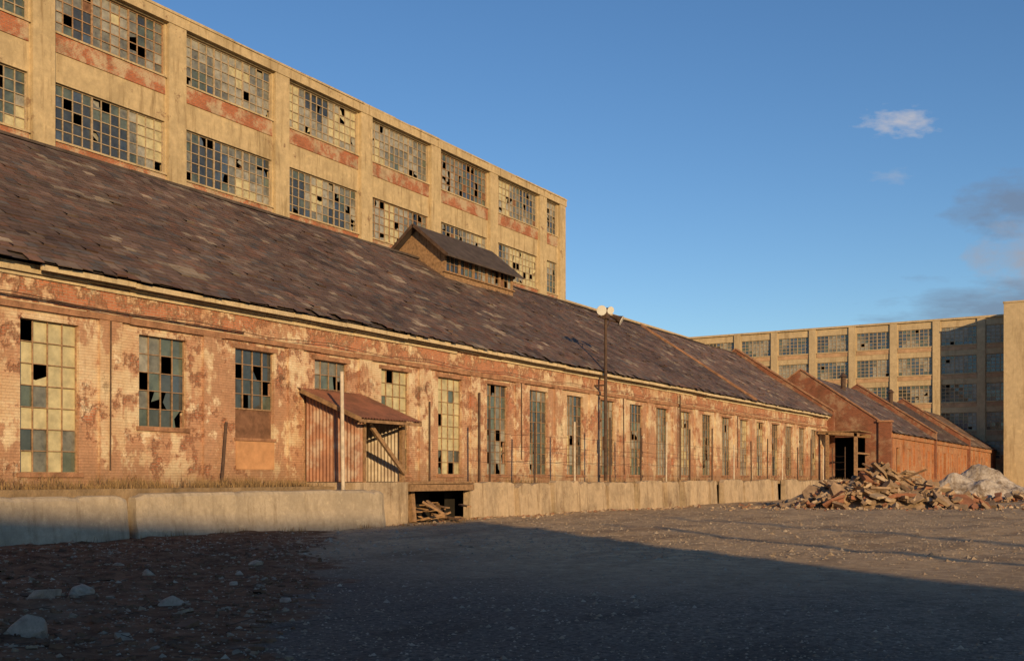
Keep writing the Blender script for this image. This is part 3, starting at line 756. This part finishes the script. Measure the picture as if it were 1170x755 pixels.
mound('gravel_mound',-14.6,80,4,2,1.2,M_rub,ang,31)
mb=MB()
for i in range(260):
    a=ru(-6,9); b=random.gauss(-1.5,1.3); p=Vector((-8,75.5,0))+ax*a+ay*b; p.z=ru(0,.5); slab(mb,p,ru(.08,.4),ru(.05,.25),random.choices([0,1,2],[5,2,3])[0],.8)
mb.obj('rubble_pile',[M_rub,M_rubr,M_rubp])

# ================================================================ DRY GRASS
mb=MB()
def blade(p,h,w):
    a=ru(0,6.3); d=Vector((math.cos(a),math.sin(a),0)); q=Vector((-d.y,d.x,0))*w; t=d*h*ru(.1,.6)
    mb.face([p-q,p+q,p+t*.4+q*.6+Vector((0,0,h*.6)),p+t*.4-q*.6+Vector((0,0,h*.6))],0 if R()<.5 else 1)
    mb.face([p+t*.4-q*.6+Vector((0,0,h*.6)),p+t*.4+q*.6+Vector((0,0,h*.6)),p+t+Vector((0,0,h))],0)
for i in range(8500):
    y=ru(5,26.4); x=ru(-24.4,-22.95)
    if noise.noise(Vector((x*.9,y*.7,0)))<-.1 and R()<.8: continue
    blade(Vector((x,y,1.3)),ru(.05,.28)*(1.4 if x<-23.9 else 1)*(1+noise.noise(Vector((0,y*1.1,5)))),.008)
for i in range(2500):
    y=ru(34,94); x=ru(-24.4,-22.3)
    if noise.noise(Vector((x*.9,y*.4,0)))<.1: continue
    blade(Vector((x,y,1.35)),ru(.05,.3),.012)
for i in range(1500):
    y=ru(6,33); x=-21.3+ru(-.1,.5)*(1)-max(0,(27-y))*.045
    if noise.noise(Vector((x*.9,y*.9,0)))<.05: continue
    blade(Vector((x,y,gz(x,y)-.01)),ru(.04,.2),.009)
mb.obj('dry_grass',[simple('straw',(.27,.18,.085),.9,.3,5),simple('dead_stem',(.15,.10,.055),.9,.3,5)])

# ================================================================ OFF-CAMERA SHADOW CASTERS
TE=math.tan(math.radians(12))/math.tan(math.radians(10))
OB=empty('shadow_building'); mb=MB()  # unseen building, roofline and skewed plan shaped to cast the foreground shadow
top=[(-25,16.0*TE),(-36,16.4*TE),(-47,17.3*TE),(-70,18.0*TE),(-130,18.0*TE)]
for (a,za),(b,zb) in zip(top,top[1:]):
    a2,b2=a-22,b-22
    mb.hexa([(50,a,0),(74,a2,0),(74,b2,0),(50,b,0),(50,a,za),(74,a2,za-.6),(74,b2,zb-.6),(50,b,zb)])
F=Fac((50,0,0),(0,1,0),(-1,0,0)); 
for k in range(20):
    for z in (2,7,12): fbox(mb,F,-30-5*k,-27.5-5*k,z,z+2.6,.0,.05,1)
mb.obj('walls',[M_brickY,M_g0],OB)
for (x,y,h) in ((50,-14.6,18.2),(36,-9.5,14.0)):  # unseen stand-in poles, added to throw shadow streaks across the gravel
    UP=empty('shadow_pole'); mb=MB(); mb.beam((x,y,0),(x,y,h),.24,10,r2=.18); mb.plank((x-1.1,y+.9,h-.6),(x+1.1,y-.9,h-.6),.12,.14)
    for t in (-1,0,1): mb.beam((x+t,y-t*.8,h-.5),(x+t,y-t*.8,h-.3),.05,6)
    mb.obj('shaft_and_crossarm',[M_wood],UP)

# ================================================================ LIGHT
EL=math.radians(12); d=Vector((1,-.8,0)).normalized(); sd=Vector((d.x*math.cos(EL),d.y*math.cos(EL),math.sin(EL)))
L=bpy.data.lights.new('sun','SUN'); L.energy=5.0; L.angle=math.radians(.5); L.color=(1,.68,.33)
lo=bpy.data.objects.new('sun',L); S.collection.objects.link(lo); lo.rotation_euler=(-sd).to_track_quat('-Z','Y').to_euler()
w=bpy.data.worlds.new('World'); S.world=w; w.use_nodes=True; t=w.node_tree; bg=t.nodes['Background']
sky=t.nodes.new('ShaderNodeTexSky'); sky.sky_type='NISHITA'; sky.sun_disc=False; sky.sun_elevation=EL; sky.sun_rotation=math.atan2(sd.x,sd.y)
sky.air_density=1.0; sky.dust_density=0.1; sky.ozone_density=3.0
bg.inputs[1].default_value=.135
def wn(typ,ins=None,**pr):
    nd=t.nodes.new(typ)
    for k,v in pr.items(): setattr(nd,k,v)
    for k,v in (ins or {}).items():
        if hasattr(v,'is_output'): t.links.new(v,nd.inputs[k])
        else: nd.inputs[k].default_value=v
    return nd
tc=wn('ShaderNodeTexCoord').outputs['Generated']
hs=wn('ShaderNodeHueSaturation',{'Hue':.506,'Saturation':1.12,'Value':1.0,'Color':sky.outputs[0]})
last=hs.outputs[0]
def cloud(last,u,v,ru_,rv,colr,amt,seed,nscale,lo=.15,hi=.5):
    c=Vector((-.5171+.8559*u,.8559+.5171*u,v)).normalized()
    rr=Vector((.8559,.5171,0)); up=rr.cross(c).normalized(); 
    if up.z<0: up=-up
    a=wn('ShaderNodeVectorMath',{0:tc,1:c},operation='SUBTRACT').outputs[0]
    x=wn('ShaderNodeVectorMath',{0:a,1:rr/ru_},operation='DOT_PRODUCT').outputs['Value']
    y=wn('ShaderNodeVectorMath',{0:a,1:up/rv},operation='DOT_PRODUCT').outputs['Value']
    z=wn('ShaderNodeVectorMath',{0:a,1:c*2},operation='DOT_PRODUCT').outputs['Value']
    p=wn('ShaderNodeCombineXYZ',{0:x,1:y,2:z}).outputs[0]
    l=wn('ShaderNodeVectorMath',{0:p},operation='LENGTH').outputs['Value']
    n=wn('ShaderNodeTexNoise',{'Vector':wn('ShaderNodeVectorMath',{0:p,1:(seed,0,0)},operation='ADD').outputs[0],'Scale':nscale,'Detail':8,'Roughness':.6}).outputs[0]
    s=wn('ShaderNodeMath',{0:n,1:wn('ShaderNodeMath',{0:l,1:.42},operation='MULTIPLY').outputs[0]},operation='SUBTRACT').outputs[0]
    f=wn('ShaderNodeMapRange',{0:s,1:lo,2:hi,3:0,4:amt}).outputs[0]
    mx=wn('ShaderNodeMix',data_type='RGBA'); t.links.new(f,mx.inputs[0]); t.links.new(last,mx.inputs[6]); mx.inputs[7].default_value=(*colr,1)
    return mx.outputs[2]
def px(x,y): return (x-585)/1200,(545-y)/1200
last=cloud(last,*px(1028,140),.034,.015,(4.4,4.1,4.1),.7,3,1.6)
last=cloud(last,*px(1018,202),.02,.008,(3.2,3.4,3.9),.3,5,1.6)
last=cloud(last,*px(1160,237),.05,.026,(1.3,1.6,2.2),.7,13,1.3,.05,.4)
last=cloud(last,*px(1185,300),.05,.035,(2.7,2.6,2.8),.8,23,1.3,.05,.4)
last=cloud(last,*px(1165,348),.10,.026,(1.3,1.65,2.3),.75,33,1.3,.05,.4)
t.links.new(last,bg.inputs[0])

# ================================================================ CAMERA
cam=bpy.data.cameras.new('camera'); co=bpy.data.objects.new('camera',cam); S.collection.objects.link(co)
co.location=(0,0,1.6); co.rotation_euler=(math.radians(90),0,math.radians(31.14))
cam.sensor_width=36; cam.lens=36*1200/1170; cam.shift_y=(545-377.5)/1170; cam.clip_end=8000; cam.clip_start=.1
S.camera=co
S.view_settings.view_transform='Standard'; S.view_settings.look='None'; S.view_settings.exposure=0
